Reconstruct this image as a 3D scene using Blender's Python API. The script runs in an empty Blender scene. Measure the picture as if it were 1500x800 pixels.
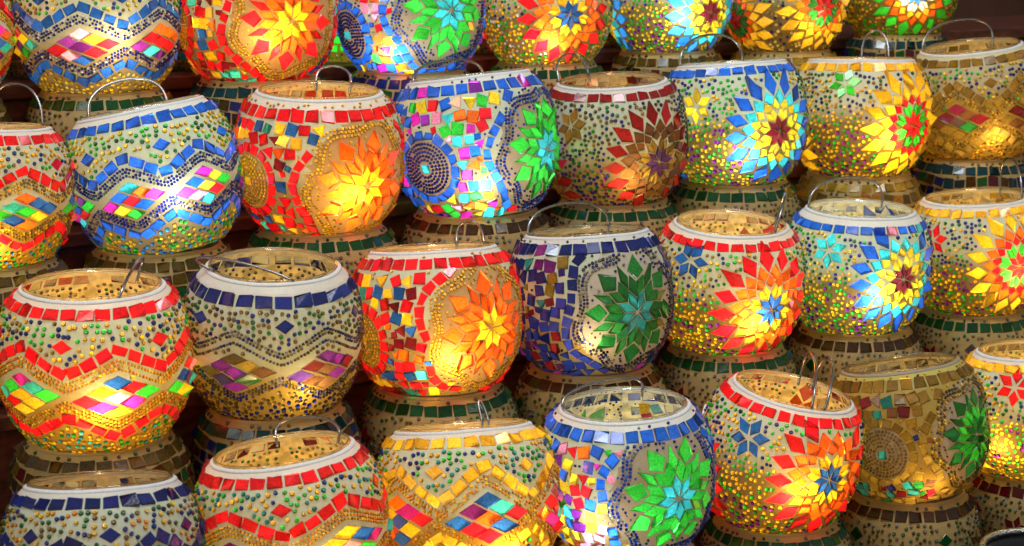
import bpy, math, random, time
import numpy as np
from mathutils import Vector, Matrix
from mathutils.geometry import delaunay_2d_cdt
T00 = time.time()
scene = bpy.context.scene
COL = scene.collection
RAD = math.radians
PI = math.pi

# ------------------------------------------------------------------ camera
F_PX, PITCH, ROLL, PSI = 2799.9, RAD(11.829), RAD(0.653), RAD(26.46)
cam_d = bpy.data.cameras.new('camera'); cam = bpy.data.objects.new('camera', cam_d); COL.objects.link(cam)
cam_d.sensor_width = 36.0; cam_d.lens = F_PX / 1500.0 * 36.0
cam_d.clip_start = 0.05; cam_d.clip_end = 60.0
CAMROT = Matrix.Rotation(PI / 2 - PITCH, 3, 'X') @ Matrix.Rotation(-ROLL, 3, 'Z')
cam.matrix_world = CAMROT.to_4x4()
scene.camera = cam
cam_d.dof.use_dof = True; cam_d.dof.focus_distance = 1.36; cam_d.dof.aperture_fstop = 16.0

# ------------------------------------------------------------------ materials
def nt(name):
    m = bpy.data.materials.new(name); m.use_nodes = True
    n = m.node_tree; n.nodes.clear()
    return m, n, n.nodes, n.links

def glassy(name, trans, diff, rough, clear=0.0, noise=0.5, nscale=90.0, spec=1.0, bump=0.3, warm=(1, 1, 1), inside=None):
    """painted / stained glass: light from behind shines through it, light from the front shows its face, glossy skin"""
    m, t, N, L = nt(name)
    at = N.new('ShaderNodeAttribute'); at.attribute_name = 'tint'
    tc = N.new('ShaderNodeTexCoord')
    nz = N.new('ShaderNodeTexNoise'); nz.inputs['Scale'].default_value = nscale; nz.inputs['Detail'].default_value = 4
    nz.inputs['Distortion'].default_value = 1.2
    L.new(tc.outputs['Object'], nz.inputs['Vector'])
    mr = N.new('ShaderNodeMapRange'); mr.inputs['From Min'].default_value = .3; mr.inputs['From Max'].default_value = .7
    mr.inputs['To Min'].default_value = 1 - noise; mr.inputs['To Max'].default_value = 1 + noise * .6
    L.new(nz.outputs['Fac'], mr.inputs['Value'])
    def scaled(k):
        a = N.new('ShaderNodeVectorMath'); a.operation = 'SCALE'; L.new(at.outputs['Color'], a.inputs[0])
        b = N.new('ShaderNodeMath'); b.operation = 'MULTIPLY'; b.inputs[1].default_value = k
        L.new(mr.outputs[0], b.inputs[0]); L.new(b.outputs[0], a.inputs['Scale'])
        return a.outputs[0]
    wm = N.new('ShaderNodeVectorMath'); wm.operation = 'MULTIPLY'; wm.inputs[1].default_value = warm; L.new(scaled(trans), wm.inputs[0])
    tr = N.new('ShaderNodeBsdfTranslucent'); L.new(wm.outputs[0], tr.inputs['Color'])
    df = N.new('ShaderNodeBsdfDiffuse')
    if inside:                                                    # inner face coloured a blotchy gold that stands in for warm lamp glow
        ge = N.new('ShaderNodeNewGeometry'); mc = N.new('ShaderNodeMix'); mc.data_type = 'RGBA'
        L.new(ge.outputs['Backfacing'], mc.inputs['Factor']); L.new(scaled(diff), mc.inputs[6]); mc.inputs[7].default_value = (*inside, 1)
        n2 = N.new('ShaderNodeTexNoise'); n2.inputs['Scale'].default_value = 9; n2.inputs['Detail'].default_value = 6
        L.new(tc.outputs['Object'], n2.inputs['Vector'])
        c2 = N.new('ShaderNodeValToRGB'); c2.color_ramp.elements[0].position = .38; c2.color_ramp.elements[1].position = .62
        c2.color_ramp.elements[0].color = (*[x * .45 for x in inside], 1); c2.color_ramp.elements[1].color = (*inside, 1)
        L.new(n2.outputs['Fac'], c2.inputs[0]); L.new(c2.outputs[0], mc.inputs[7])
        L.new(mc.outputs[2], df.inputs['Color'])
    else: L.new(scaled(diff), df.inputs['Color'])
    ad = N.new('ShaderNodeAddShader'); L.new(tr.outputs[0], ad.inputs[0]); L.new(df.outputs[0], ad.inputs[1])
    last = ad
    if clear > 0:
        tp = N.new('ShaderNodeBsdfTransparent'); mx = N.new('ShaderNodeMixShader')
        L.new(at.outputs['Color'], tp.inputs['Color'])
        mx.inputs[0].default_value = clear; L.new(last.outputs[0], mx.inputs[1]); L.new(tp.outputs[0], mx.inputs[2]); last = mx
    gl = N.new('ShaderNodeBsdfGlossy'); gl.inputs['Roughness'].default_value = rough
    fr = N.new('ShaderNodeFresnel'); fr.inputs['IOR'].default_value = 1.5
    fm = N.new('ShaderNodeMath'); fm.operation = 'MULTIPLY'; fm.inputs[1].default_value = spec; fm.use_clamp = True
    L.new(fr.outputs[0], fm.inputs[0])
    bp = N.new('ShaderNodeBump'); bp.inputs['Strength'].default_value = bump; bp.inputs['Distance'].default_value = .0006
    L.new(nz.outputs['Fac'], bp.inputs['Height']); L.new(bp.outputs[0], gl.inputs['Normal'])
    mx = N.new('ShaderNodeMixShader'); L.new(fm.outputs[0], mx.inputs[0]); L.new(last.outputs[0], mx.inputs[1]); L.new(gl.outputs[0], mx.inputs[2])
    out = N.new('ShaderNodeOutputMaterial'); L.new(mx.outputs[0], out.inputs[0])
    return m

M_TILE = glassy('stained_glass_tile', 1.15, .48, .09, noise=.45, nscale=45, spec=1.1, bump=.10, clear=.26)
M_BEAD = glassy('glass_bead', 1.3, .7, .12, noise=.15, nscale=200, spec=1.3, bump=.05, clear=.2)
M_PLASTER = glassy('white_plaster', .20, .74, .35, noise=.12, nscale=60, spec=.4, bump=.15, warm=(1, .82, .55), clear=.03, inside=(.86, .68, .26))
M_RIM = glassy('white_rim_paint', .06, .92, .4, noise=.10, nscale=25, spec=.5, bump=.2)

def principled(name, color, rough=.5, metal=0.0, nscale=None, namp=.3, bump=0.0, stretch=(1, 1, 1), spec=.5):
    m, t, N, L = nt(name)
    p = N.new('ShaderNodeBsdfPrincipled'); o = N.new('ShaderNodeOutputMaterial'); L.new(p.outputs[0], o.inputs[0])
    p.inputs['Base Color'].default_value = (*color, 1); p.inputs['Roughness'].default_value = rough
    p.inputs['Metallic'].default_value = metal; p.inputs['Specular IOR Level'].default_value = spec
    if nscale:
        tc = N.new('ShaderNodeTexCoord'); mp = N.new('ShaderNodeMapping'); mp.inputs['Scale'].default_value = stretch
        nz = N.new('ShaderNodeTexNoise'); nz.inputs['Scale'].default_value = nscale; nz.inputs['Detail'].default_value = 6
        L.new(tc.outputs['Object'], mp.inputs[0]); L.new(mp.outputs[0], nz.inputs['Vector'])
        cr = N.new('ShaderNodeValToRGB')
        cr.color_ramp.elements[0].position = .3; cr.color_ramp.elements[1].position = .7
        cr.color_ramp.elements[0].color = (*[c * (1 - namp) for c in color], 1)
        cr.color_ramp.elements[1].color = (*[min(1, c * (1 + namp)) for c in color], 1)
        L.new(nz.outputs['Fac'], cr.inputs[0]); L.new(cr.outputs[0], p.inputs['Base Color'])
        if bump:
            b = N.new('ShaderNodeBump'); b.inputs['Strength'].default_value = bump; b.inputs['Distance'].default_value = .002
            L.new(nz.outputs['Fac'], b.inputs['Height']); L.new(b.outputs[0], p.inputs['Normal'])
    return m
M_WOOD = principled('dark_red_wood', (.10, .025, .012), .45, nscale=14, namp=.6, bump=.3, stretch=(1, 12, 12))
M_WIRE = principled('steel_wire', (.32, .31, .30), .26, 1.0, nscale=300, namp=.25)
M_DARK = principled('dark_glaze', (.012, .011, .012), .12)
M_SILVER = principled('silver_trim', (.7, .68, .6), .25, 1.0, nscale=500, namp=.5, bump=.8)
M_CLOTH = principled('dark_cloth', (.030, .018, .04), .9, nscale=8, namp=.7)
M_BACK = principled('dark_backdrop', (.028, .016, .012), .9, nscale=5, namp=.6)
M_WHITEWARE = principled('bulb_holder', (.8, .78, .72), .4)

def mat_clear():
    m, t, N, L = nt('clear_glass_lip')
    tp = N.new('ShaderNodeBsdfTransparent'); tp.inputs[0].default_value = (.93, .93, .90, 1)
    df = N.new('ShaderNodeBsdfTranslucent'); df.inputs[0].default_value = (.85, .72, .50, 1)
    m1 = N.new('ShaderNodeMixShader'); m1.inputs[0].default_value = .28; L.new(tp.outputs[0], m1.inputs[1]); L.new(df.outputs[0], m1.inputs[2])
    gl = N.new('ShaderNodeBsdfGlossy'); gl.inputs['Roughness'].default_value = .05
    fr = N.new('ShaderNodeFresnel'); fr.inputs['IOR'].default_value = 1.55
    mx = N.new('ShaderNodeMixShader'); L.new(fr.outputs[0], mx.inputs[0]); L.new(m1.outputs[0], mx.inputs[1]); L.new(gl.outputs[0], mx.inputs[2])
    o = N.new('ShaderNodeOutputMaterial'); L.new(mx.outputs[0], o.inputs[0])
    return m
M_LIP = mat_clear()

# ------------------------------------------------------------------ palette (real base colours of the glass)
C = dict(red=(.68, .006, .016), dred=(.30, .008, .014), maroon=(.16, .006, .014), blue=(.012, .10, .52), navy=(.012, .025, .26),
         sky=(.03, .30, .80), cyan=(.04, .58, .62), teal=(.02, .26, .30), green=(.03, .55, .04), dgreen=(.012, .17, .03),
         yellow=(.92, .60, .02), gold=(.85, .54, .03), orange=(.90, .14, .008), purple=(.20, .02, .28), magenta=(.72, .02, .42),
         pink=(.86, .28, .42), olive=(.26, .17, .025), brown=(.16, .07, .02), white=(.8, .8, .75), amber=(.80, .33, .02),
         grey=(.25, .24, .22), silver=(.55, .58, .62), lime=(.35, .65, .03), black=(.02, .02, .025), dviolet=(.07, .02, .15),
         paleyellow=(.85, .70, .22), dolive=(.12, .08, .015), dteal=(.01, .10, .13))

# ------------------------------------------------------------------ the globe's profile (unit radius)
def kfac(lat):
    c = np.abs(np.cos(lat)); s = np.abs(np.sin(lat))
    n = np.where(lat > 0, 3.0, 2.12)
    return (c ** n + s ** n) ** (-1.0 / n)
def surf(lon, lat, h=0.0):
    lon = np.radians(np.asarray(lon, float)); lat = np.radians(np.asarray(lat, float))
    k = kfac(lat) + h
    return np.stack([k * np.cos(lat) * np.sin(lon), -k * np.cos(lat) * np.cos(lon), k * np.sin(lat)], -1)
LAT_TOP, LAT_BOT = 47.7, -55.0
def local(lon0, lat0, pts):
    """points (x east, y north) in degrees around a centre -> lon/lat"""
    l, p = RAD(lon0), RAD(lat0)
    c = np.array([math.sin(l) * math.cos(p), -math.cos(l) * math.cos(p), math.sin(p)])
    e = np.array([math.cos(l), math.sin(l), 0]); n = np.cross(c, e) * 1.0
    n = np.array([-math.sin(l) * math.sin(p), math.cos(l) * math.sin(p), math.cos(p)])
    pts = np.asarray(pts, float); d = np.radians(np.hypot(pts[:, 0], pts[:, 1])); A = np.arctan2(pts[:, 1], pts[:, 0])
    v = np.cos(d)[:, None] * c + np.sin(d)[:, None] * (np.cos(A)[:, None] * e + np.sin(A)[:, None] * n)
    lat = np.degrees(np.arcsin(np.clip(v[:, 2], -1, 1))); lon = np.degrees(np.arctan2(v[:, 0], -v[:, 1]))
    lon = lon0 + (lon - lon0 + 180) % 360 - 180
    return np.stack([lon, lat], 1)

def new_mesh(name, verts, faces, mats, tint=None, smooth=False):
    me = bpy.data.meshes.new(name)
    me.from_pydata([tuple(v) for v in verts], [], faces)
    for m in mats: me.materials.append(m)
    if tint is not None:
        a = me.attributes.new('tint', 'FLOAT_COLOR', 'FACE')
        t = np.ones((len(faces), 4), np.float32); t[:, :3] = tint
        a.data.foreach_set('color', t.ravel())
    if smooth: me.polygons.foreach_set('use_smooth', [True] * len(faces))
    return me

# ------------------------------------------------------------------ mosaic designer
class Mosaic:
    def __init__(s, seed):
        s.rng = random.Random(seed); s.tiles = []; s.beads = []; s.zones = []
        s.S = 2.0
        s.occ = np.zeros((int(360 * s.S), int(120 * s.S)), bool)     # lon x lat (-60..60)
    def pix(s, lon, lat): return (lon + 180) * s.S, (lat + 60) * s.S
    def raster(s, poly, grow=0.0):
        x, y = s.pix(poly[:, 0], poly[:, 1])
        x0, x1 = int(x.min() - 2), int(x.max() + 3); y0, y1 = int(y.min() - 2), int(y.max() + 3)
        x0 = max(0, x0); y0 = max(0, y0); x1 = min(s.occ.shape[0], x1); y1 = min(s.occ.shape[1], y1)
        if x1 <= x0 or y1 <= y0: return None
        gx, gy = np.meshgrid(np.arange(x0, x1) + .5, np.arange(y0, y1) + .5, indexing='ij')
        ins = np.zeros(gx.shape, bool); n = len(x)
        for i in range(n):
            j = (i + 1) % n
            c = ((y[i] > gy) != (y[j] > gy)) & (gx < (x[j] - x[i]) * (gy - y[i]) / (y[j] - y[i] + 1e-12) + x[i])
            ins ^= c
        return (slice(x0, x1), slice(y0, y1)), ins
    def tile(s, poly, col, gap=0.55, force=False, jit=.25, check=True, lim=.12):
        poly = np.asarray(poly, float)
        if poly[:, 1].max() > LAT_TOP - .6 or poly[:, 1].min() < LAT_BOT + 1: return False
        if poly[:, 0].max() > 178.5 or poly[:, 0].min() < -178.5: return False
        c = poly.mean(0); cl = math.cos(RAD(c[1]))
        d = poly - c; dm = d * [cl, 1]; L = np.hypot(dm[:, 0], dm[:, 1])[:, None]
        poly = c + d * np.clip((L - gap) / (L + 1e-9), .2, 1)            # leaves the grout line
        poly = poly + np.array([[s.rng.gauss(0, jit) / cl, s.rng.gauss(0, jit)] for _ in poly])
        r = s.raster(poly)
        if r is None: return False
        sl, ins = r
        if check and ins.sum() and (s.occ[sl] & ins).sum() > lim * ins.sum(): return False
        s.occ[sl] |= ins
        col = C[col] if isinstance(col, str) else col
        b = s.rng.uniform(.62, 1.25)
        s.tiles.append((poly, tuple(min(.95, x * b + s.rng.uniform(0, .008)) for x in col)))
        return True
    def strip(s, path, w, ln, cols, gap=.9, closed=False, lim=.12, skip=0.0):
        """square tiles set along a path given in lon/lat"""
        P = np.asarray(path, float); cl = np.cos(np.radians(P[:, 1]))
        seg = np.hypot(np.diff(P[:, 0]) * (cl[1:] + cl[:-1]) / 2, np.diff(P[:, 1])); S = np.concatenate([[0], np.cumsum(seg)])
        n = max(1, round(S[-1] / ln)); T = np.linspace(0, S[-1], n + 1)
        def at(t):
            x = np.interp(t, S, P[:, 0]); y = np.interp(t, S, P[:, 1])
            x2 = np.interp(min(t + .8, S[-1]), S, P[:, 0]); y2 = np.interp(min(t + .8, S[-1]), S, P[:, 1])
            x1 = np.interp(max(t - .8, 0), S, P[:, 0]); y1 = np.interp(max(t - .8, 0), S, P[:, 1])
            c = math.cos(RAD(y)); dx, dy = (x2 - x1) * c, y2 - y1; l = math.hypot(dx, dy) + 1e-9
            return x, y, -dy / l, dx / l, c, dx / l, dy / l
        for i in range(n):
            if s.rng.random() < skip: continue
            x, y, nx, ny, c, tx, ty = at((T[i] + T[i + 1]) / 2)
            h = w / 2 * s.rng.uniform(.9, 1.08); l = (T[i + 1] - T[i]) / 2 * .98
            q = [(x + (tx * a * l + nx * b * h) / c, y + ty * a * l + ny * b * h) for a, b in ((-1, -1), (1, -1), (1, 1), (-1, 1))]
            s.tile(q, s.rng.choice(cols), gap=gap * .62, lim=lim, jit=.38)
    def chain(s, path, sp, cols, r=.95, chk=True):
        P = np.asarray(path, float); cl = np.cos(np.radians(P[:, 1]))
        seg = np.hypot(np.diff(P[:, 0]) * (cl[1:] + cl[:-1]) / 2, np.diff(P[:, 1])); S = np.concatenate([[0], np.cumsum(seg)])
        n = int(S[-1] / sp)
        for t in (np.arange(n) + .5) * S[-1] / max(n, 1):
            s.bead(np.interp(t, S, P[:, 0]) + s.rng.gauss(0, .1), np.interp(t, S, P[:, 1]) + s.rng.gauss(0, .1), s.rng.choice(cols), r, chk)
    def bead(s, lon, lat, col, r=.95, chk=True):
        if not (-177 < lon < 177 and LAT_BOT + 2 < lat < LAT_TOP - 1.2): return False
        c = math.cos(RAD(lat)); x, y = s.pix(lon, lat); rx, ry = r * s.S / c, r * s.S
        kk = .72 if chk else .5
        sub = s.occ[int(x - rx * kk):int(x + rx * kk) + 1, int(y - ry * kk):int(y + ry * kk) + 1]
        if chk and sub.any(): return False
        s.occ[int(x - rx * .6):int(x + rx * .6) + 1, int(y - ry * .6):int(y + ry * .6) + 1] = True
        col = C[col] if isinstance(col, str) else col
        b = s.rng.uniform(.6, 1.3)
        s.beads.append((lon, lat, r * s.rng.uniform(.86, 1.1), tuple(min(.95, q * b) for q in col)))
        return True
    def scatter(s, colf, n=9000, r=.95, pad=.35, region=None):
        for _ in range(n):
            lat = math.degrees(math.asin(s.rng.uniform(math.sin(RAD(LAT_BOT + 2)), math.sin(RAD(LAT_TOP - 2)))))
            lon = s.rng.uniform(-177, 177)
            if region and not region(lon, lat): continue
            rr = r + pad; c = math.cos(RAD(lat)); x, y = s.pix(lon, lat)
            if s.occ[int(x - rr * s.S / c):int(x + rr * s.S / c) + 1, int(y - rr * s.S):int(y + rr * s.S) + 1].any(): continue
            s.bead(lon, lat, colf(lon, lat, s.rng), r)
    # --- motifs
    def ring(s, lo, hi, cols, n=30, alt=None):
        s.rt = hi - .3
        st = 357.0 / n
        for i in range(n):
            a = -178.5 + i * st; f = s.rng.uniform(-.5, .5)
            col = s.rng.choice(cols)
            if alt and s.rng.random() < .1: col = s.rng.choice(alt)
            s.tile([(a, lo), (a + st, lo), (a + st, hi), (a, hi)], col, gap=.78, jit=.34, check=False)
    def star(s, lon, lat, r, col, n=6, rot=0.0):
        for i in range(n):
            a = rot + 2 * PI * i / n; hw = PI / n
            q = [(r * .10 * math.cos(a), r * .10 * math.sin(a)), (r * .58 * math.cos(a - hw) , r * .58 * math.sin(a - hw)), (r * math.cos(a), r * math.sin(a)), (r * .58 * math.cos(a + hw), r * .58 * math.sin(a + hw))]
            s.tile(local(lon, lat, q), col, gap=.5, check=True, lim=.4)
    def sun(s, lon, lat, R, cols, n=8, rot=0.0, flower=False, grow=1.0):
        """rosette of rhombs: a star, a ring in its notches, then staggered rings with twice as many rhombs, long points outside"""
        pol = lambda r, a: (r * R * math.cos(a), r * R * math.sin(a))
        def put(q, col, lim=.35): s.tile(local(lon, lat, q), col, gap=.20, jit=.15, lim=lim)
        if flower:
            r = [0, .20, .40, .60, .80, 1.0]; hw = PI / n
            for i in range(n):
                a = rot + 2 * PI * i / n
                put([pol(.03, a), pol(.25, a - hw), pol(.42, a), pol(.25, a + hw)], cols[0])
                b = a + hw
                put([pol(.26, b), pol(.44, b - hw), pol(.66, b - hw * .55), pol(.54, b)], cols[1])
                put([pol(.26, b), pol(.54, b), pol(.66, b + hw * .55), pol(.44, b + hw)], cols[1])
                put([pol(.46, a), pol(.63, a - hw * .36), pol(.90, a), pol(.63, a + hw * .36)], cols[2])
                if True:
                    put([pol(.57, b), pol(.74, b - hw * .62), pol(1.0, b), pol(.74, b + hw * .62)], cols[2])
            return
        hw = PI / n; h2 = hw / 2
        for i in range(n):
            a = rot + 2 * PI * i / n; b = a + hw
            put([pol(.02, a), pol(.16, a - hw), pol(.27, a), pol(.16, a + hw)], cols[0])
            put([pol(.17, b), pol(.28, b - hw * .92), pol(.40, b - h2 * .9), pol(.34, b)], cols[1])
            put([pol(.17, b), pol(.34, b), pol(.40, b + h2 * .9), pol(.28, b + hw * .92)], cols[1])
        m_ = lambda j: s.rng.uniform(.94, 1.04) if j == 2 else 1
        for j, off in ((0, 0.0), (1, h2), (2, 0.0)):
            r0, r1, r2 = ((.355, .43, .54), (.445, .555, .69), (.575, .76, 1.0))[j]
            for i in range(2 * n):
                a = rot + 2 * PI * i / (2 * n) + off
                c = cols[min(2 + j, len(cols) - 1)]
                k = 1.0
                hq = h2 * (.84 if j == 2 else 1)
                put([pol(r0, a), pol(r1 * k, a - hq), pol(r2 * m_(j), a), pol(r1 * k, a + hq)], c)

def wavef(n, c0):
    def w(lon):
        x = (np.asarray(lon, float) - c0) * n
        return .72 * (2 / PI) * np.arcsin(np.cos(np.radians(x))) + .28 * np.cos(np.radians(x))
    return w

def clump(cols, lon, lat, r):
    """beads of one colour fall in loose clumps"""
    k = math.sin(lon * .11 + 2.1 * math.sin(lat * .13)) * math.cos(lat * .19 + lon * .05)
    if r.random() < .55: return cols[int((k + 1) * .5 * len(cols) * .999)]
    return r.choice(cols)
CONF = ['cyan', 'green', 'red', 'orange', 'yellow', 'pink', 'magenta', 'blue', 'purple', 'yellow']
DCONF = ['dviolet', 'maroon', 'dolive', 'olive', 'dgreen', 'maroon', 'brown', 'dteal', 'purple']

def design_wave(seed, n=6, c0=0, wave='red', ring='red', chain=('gold',), conf=CONF, upper=('green', 'gold', 'navy', 'yellow', 'olive'),
                lower=('yellow', 'green', 'gold', 'sky'), single=None, ringlat=(37.2, 44.4), shift=0.0, rows=True, nring=30, lows=True, amp=1.0):
    m = Mosaic(seed); w = wavef(n, c0); X = np.linspace(-178, 178, 700); P = 360.0 / n
    m.ring(ringlat[0], ringlat[1], [ring], nring)
    U = 15 + shift + 6.5 * amp * w(X); Lw = -14.5 + shift - 7 * amp * w(X)
    for k in range(-n, n + 1):                                     # lozenge lattice between the two waves
        lc = c0 + k * P
        if abs(lc) > 176: continue
        hx = P * .455 / 3; hy = 13.6 * (1 + .35 * (amp - 1)) / 3
        for i in range(3):
            for j in range(3):
                cx = lc + (i - j) * hx; cy = -5.8 + shift + (2 - i - j) * hy + (i - j) * .8
                m.tile([(cx - hx, cy), (cx, cy - hy), (cx + hx, cy), (cx, cy + hy)], m.rng.choice(conf), gap=.42, jit=.22, lim=.4)
        lv = lc + P / 2
        if abs(lv) < 176:
            m.tile(local(lv + m.rng.uniform(-2, 2), 24 + shift * .5, [(-6, 0), (0, -4.3), (6, 0), (0, 4.3)]), single or wave, gap=.3)
    if rows: m.strip(np.stack([X, U], 1), 6.9, 9.4, [wave])
    for d in ((-5.4, -7.7, -10.0) if rows else (-1, -3.4, -8)):
        m.chain(np.stack([X, U + d], 1), 2.3, list(chain), 1.05)
    for d in (0, -2.3, -4.6):
        m.chain(np.stack([X, Lw + d], 1), 2.3, list(chain), 1.05)
    if lows: m.strip(np.stack([X, Lw - 10.4], 1), 6.8, 9.4, [wave])
    upr = ringlat[0]
    def colf(lon, lat, r): return clump(upper if lat > 0 else lower, lon, lat, r)
    m.scatter(colf, 12000, 1.42, .12, lambda lo, la: la > 5 and la < upr - .5)
    m.scatter(colf, 9000, 1.5, -.1, lambda lo, la: la < -18)
    return m

def design_flower(seed, F, K, tile='red', ring='red', fcols=('yellow', 'orange', 'orange'), chain=('gold',), fill=CONF, kcol='gold', center='gold',
                  FR=34, KR=17, ringlat=(35.5, 44.0), nring=32, rot=.2, ringalt=None, n=8, zone=(.50, .43, .31)):
    m = Mosaic(seed); m.ring(ringlat[0], ringlat[1], [ring], nring, ringalt)
    th = np.linspace(0, 2 * PI, 240); blocks = []
    for lon, lat in (F, (F[0] - 180 if F[0] > 0 else F[0] + 180, F[1])):
        m.sun(lon, lat, FR, fcols, n=n, rot=rot, flower=True)
        m.zones.append((lon, lat, FR + 6, zone)); blocks.append((lon, lat, FR + 8.5))
        for e in (1.6, 4.1, 6.6):
            rr = (FR * .97 + e) * (1 + .075 * np.cos(6 * (th - rot)))
            m.chain(local(lon, lat, np.stack([rr * np.cos(th), rr * np.sin(th)], 1)), 2.35, list(chain), 1.1)
        rr = (FR + 11.6) * (1 + .06 * np.cos(5 * (th - rot * 3)))
        m.strip(local(lon, lat, np.stack([rr * np.cos(th), rr * np.sin(th)], 1)), 6.6, 8.2, [tile], lim=.12)
    for lon, lat in (K, (K[0] - 180 if K[0] > 0 else K[0] + 180, K[1])):
        m.tile(local(lon, lat, [(-3.6, -3.4), (3.6, -3.4), (3.6, 3.4), (-3.6, 3.4)]), center)
        for rr in np.arange(6.2, KR + .5, 2.7):
            m.chain(local(lon, lat, np.stack([rr * np.cos(th), rr * np.sin(th)], 1)), 2.45, [kcol], 1.1)
        rr = KR + 5.2; blocks.append((lon, lat, KR + 3)); m.zones.append((lon, lat, KR + 2, zone))
        m.strip(local(lon, lat, np.stack([rr * np.cos(th), rr * np.sin(th)], 1)), 6.6, 8.0, [tile])
    cand = []
    for row in range(12):
        la = LAT_BOT + 6 + row * 7.9
        if la > ringlat[0] - 4.2: break
        st = 8.0 / math.cos(RAD(la))
        for i in range(int(354 / st)): cand.append((-176 + i * st + (row % 2) * st / 2 + m.rng.gauss(0, .6), la + m.rng.gauss(0, .6), m.rng.uniform(5.0, 5.6)))
    cand.append((0, ringlat[0] - 4.2, 5))
    st = 9.2
    for i in range(38): cand.append((-176 + i * st, ringlat[0] - 4.6, 4.9))
    for k in range(3600): cand.append((m.rng.uniform(-176, 176), m.rng.uniform(LAT_BOT + 5, ringlat[0] - 3.2), 4.3 if k < 2000 else 3.1))
    for lon, lat, r in cand:
        v = surf(lon, lat); v /= np.linalg.norm(v); bad = False
        for l0, p0, rb in blocks:
            w = surf(l0, p0); w /= np.linalg.norm(w)
            if v @ w > math.cos(RAD(rb)): bad = True
        if bad: continue
        a = m.rng.uniform(-.35, .35); q = []; nn = 4 if m.rng.random() < .85 else 3
        for i in range(nn):
            aa = a + PI / 4 + 2 * PI * i / nn; q.append((r * m.rng.uniform(.86, 1.08) * math.cos(aa), r * m.rng.uniform(.86, 1.08) * math.sin(aa)))
        m.tile(local(lon, lat, q), m.rng.choice(fill), gap=0, lim=.06)
    m.scatter(lambda lo, la, r: r.choice(chain), 3500, .9, .5)
    return m

def design_sun(seed, suns, stars, cols, starcol, ring='red', upper=('green', 'navy', 'gold', 'olive', 'dgreen', 'yellow'),
               lower=('yellow', 'gold', 'green', 'purple', 'yellow'), R=44, ringlat=(37.6, 44.9), nring=30, ringalt=None, n=8, pad=.12, rot=.1, gold=0):
    m = Mosaic(seed); m.ring(ringlat[0], ringlat[1], [ring], nring, ringalt)
    for k, (lon, lat) in enumerate(suns): m.sun(lon, lat, R, cols, n=n, rot=rot + .2 * k)
    for lon, lat, r in stars: m.star(lon, lat, r, starcol, 6, m.rng.uniform(0, .5))
    def colf(lon, lat, r): return clump(upper if lat > r.gauss(3, 6) else lower, lon, lat, r)
    m.scatter(colf, 12000, 1.42, pad, lambda lo, la: la > -4 and la < ringlat[0] - .3)
    m.scatter(colf, 12000, 1.62, -.12, lambda lo, la: la < 3)
    return m

def design_plain(seed, ring, kind, cols, bead):
    """the unlit lanterns underneath: a tile ring, then beads or rows of tiles"""
    m = Mosaic(seed); m.ring(36.0, 43.8, [ring], 30)
    if kind == 'tiles':
        for la in (31, 22.5, 14, 5.5, -3, -12, -20.5, -29, -37.5):
            X = np.linspace(-176, 176, 200); m.strip(np.stack([X, la + 1.2 * np.sin(np.radians(X * 5 + la))], 1), 7.4, 9.0, list(cols))
    else:
        for k in range(10):
            lo = -162 + k * 36
            if k % 2: m.star(lo, 15, 11, cols[0], 6, .3)
            else: m.tile(local(lo, 24, [(-6, 0), (0, -5), (6, 0), (0, 5)]), cols[-1])
            m.tile(local(lo + 18, 6, [(-6, 0), (0, -5), (6, 0), (0, 5)]), cols[-1])
    m.scatter(lambda lo, la, r: r.choice(bead), 6000, 1.3, .35)
    return m

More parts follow.
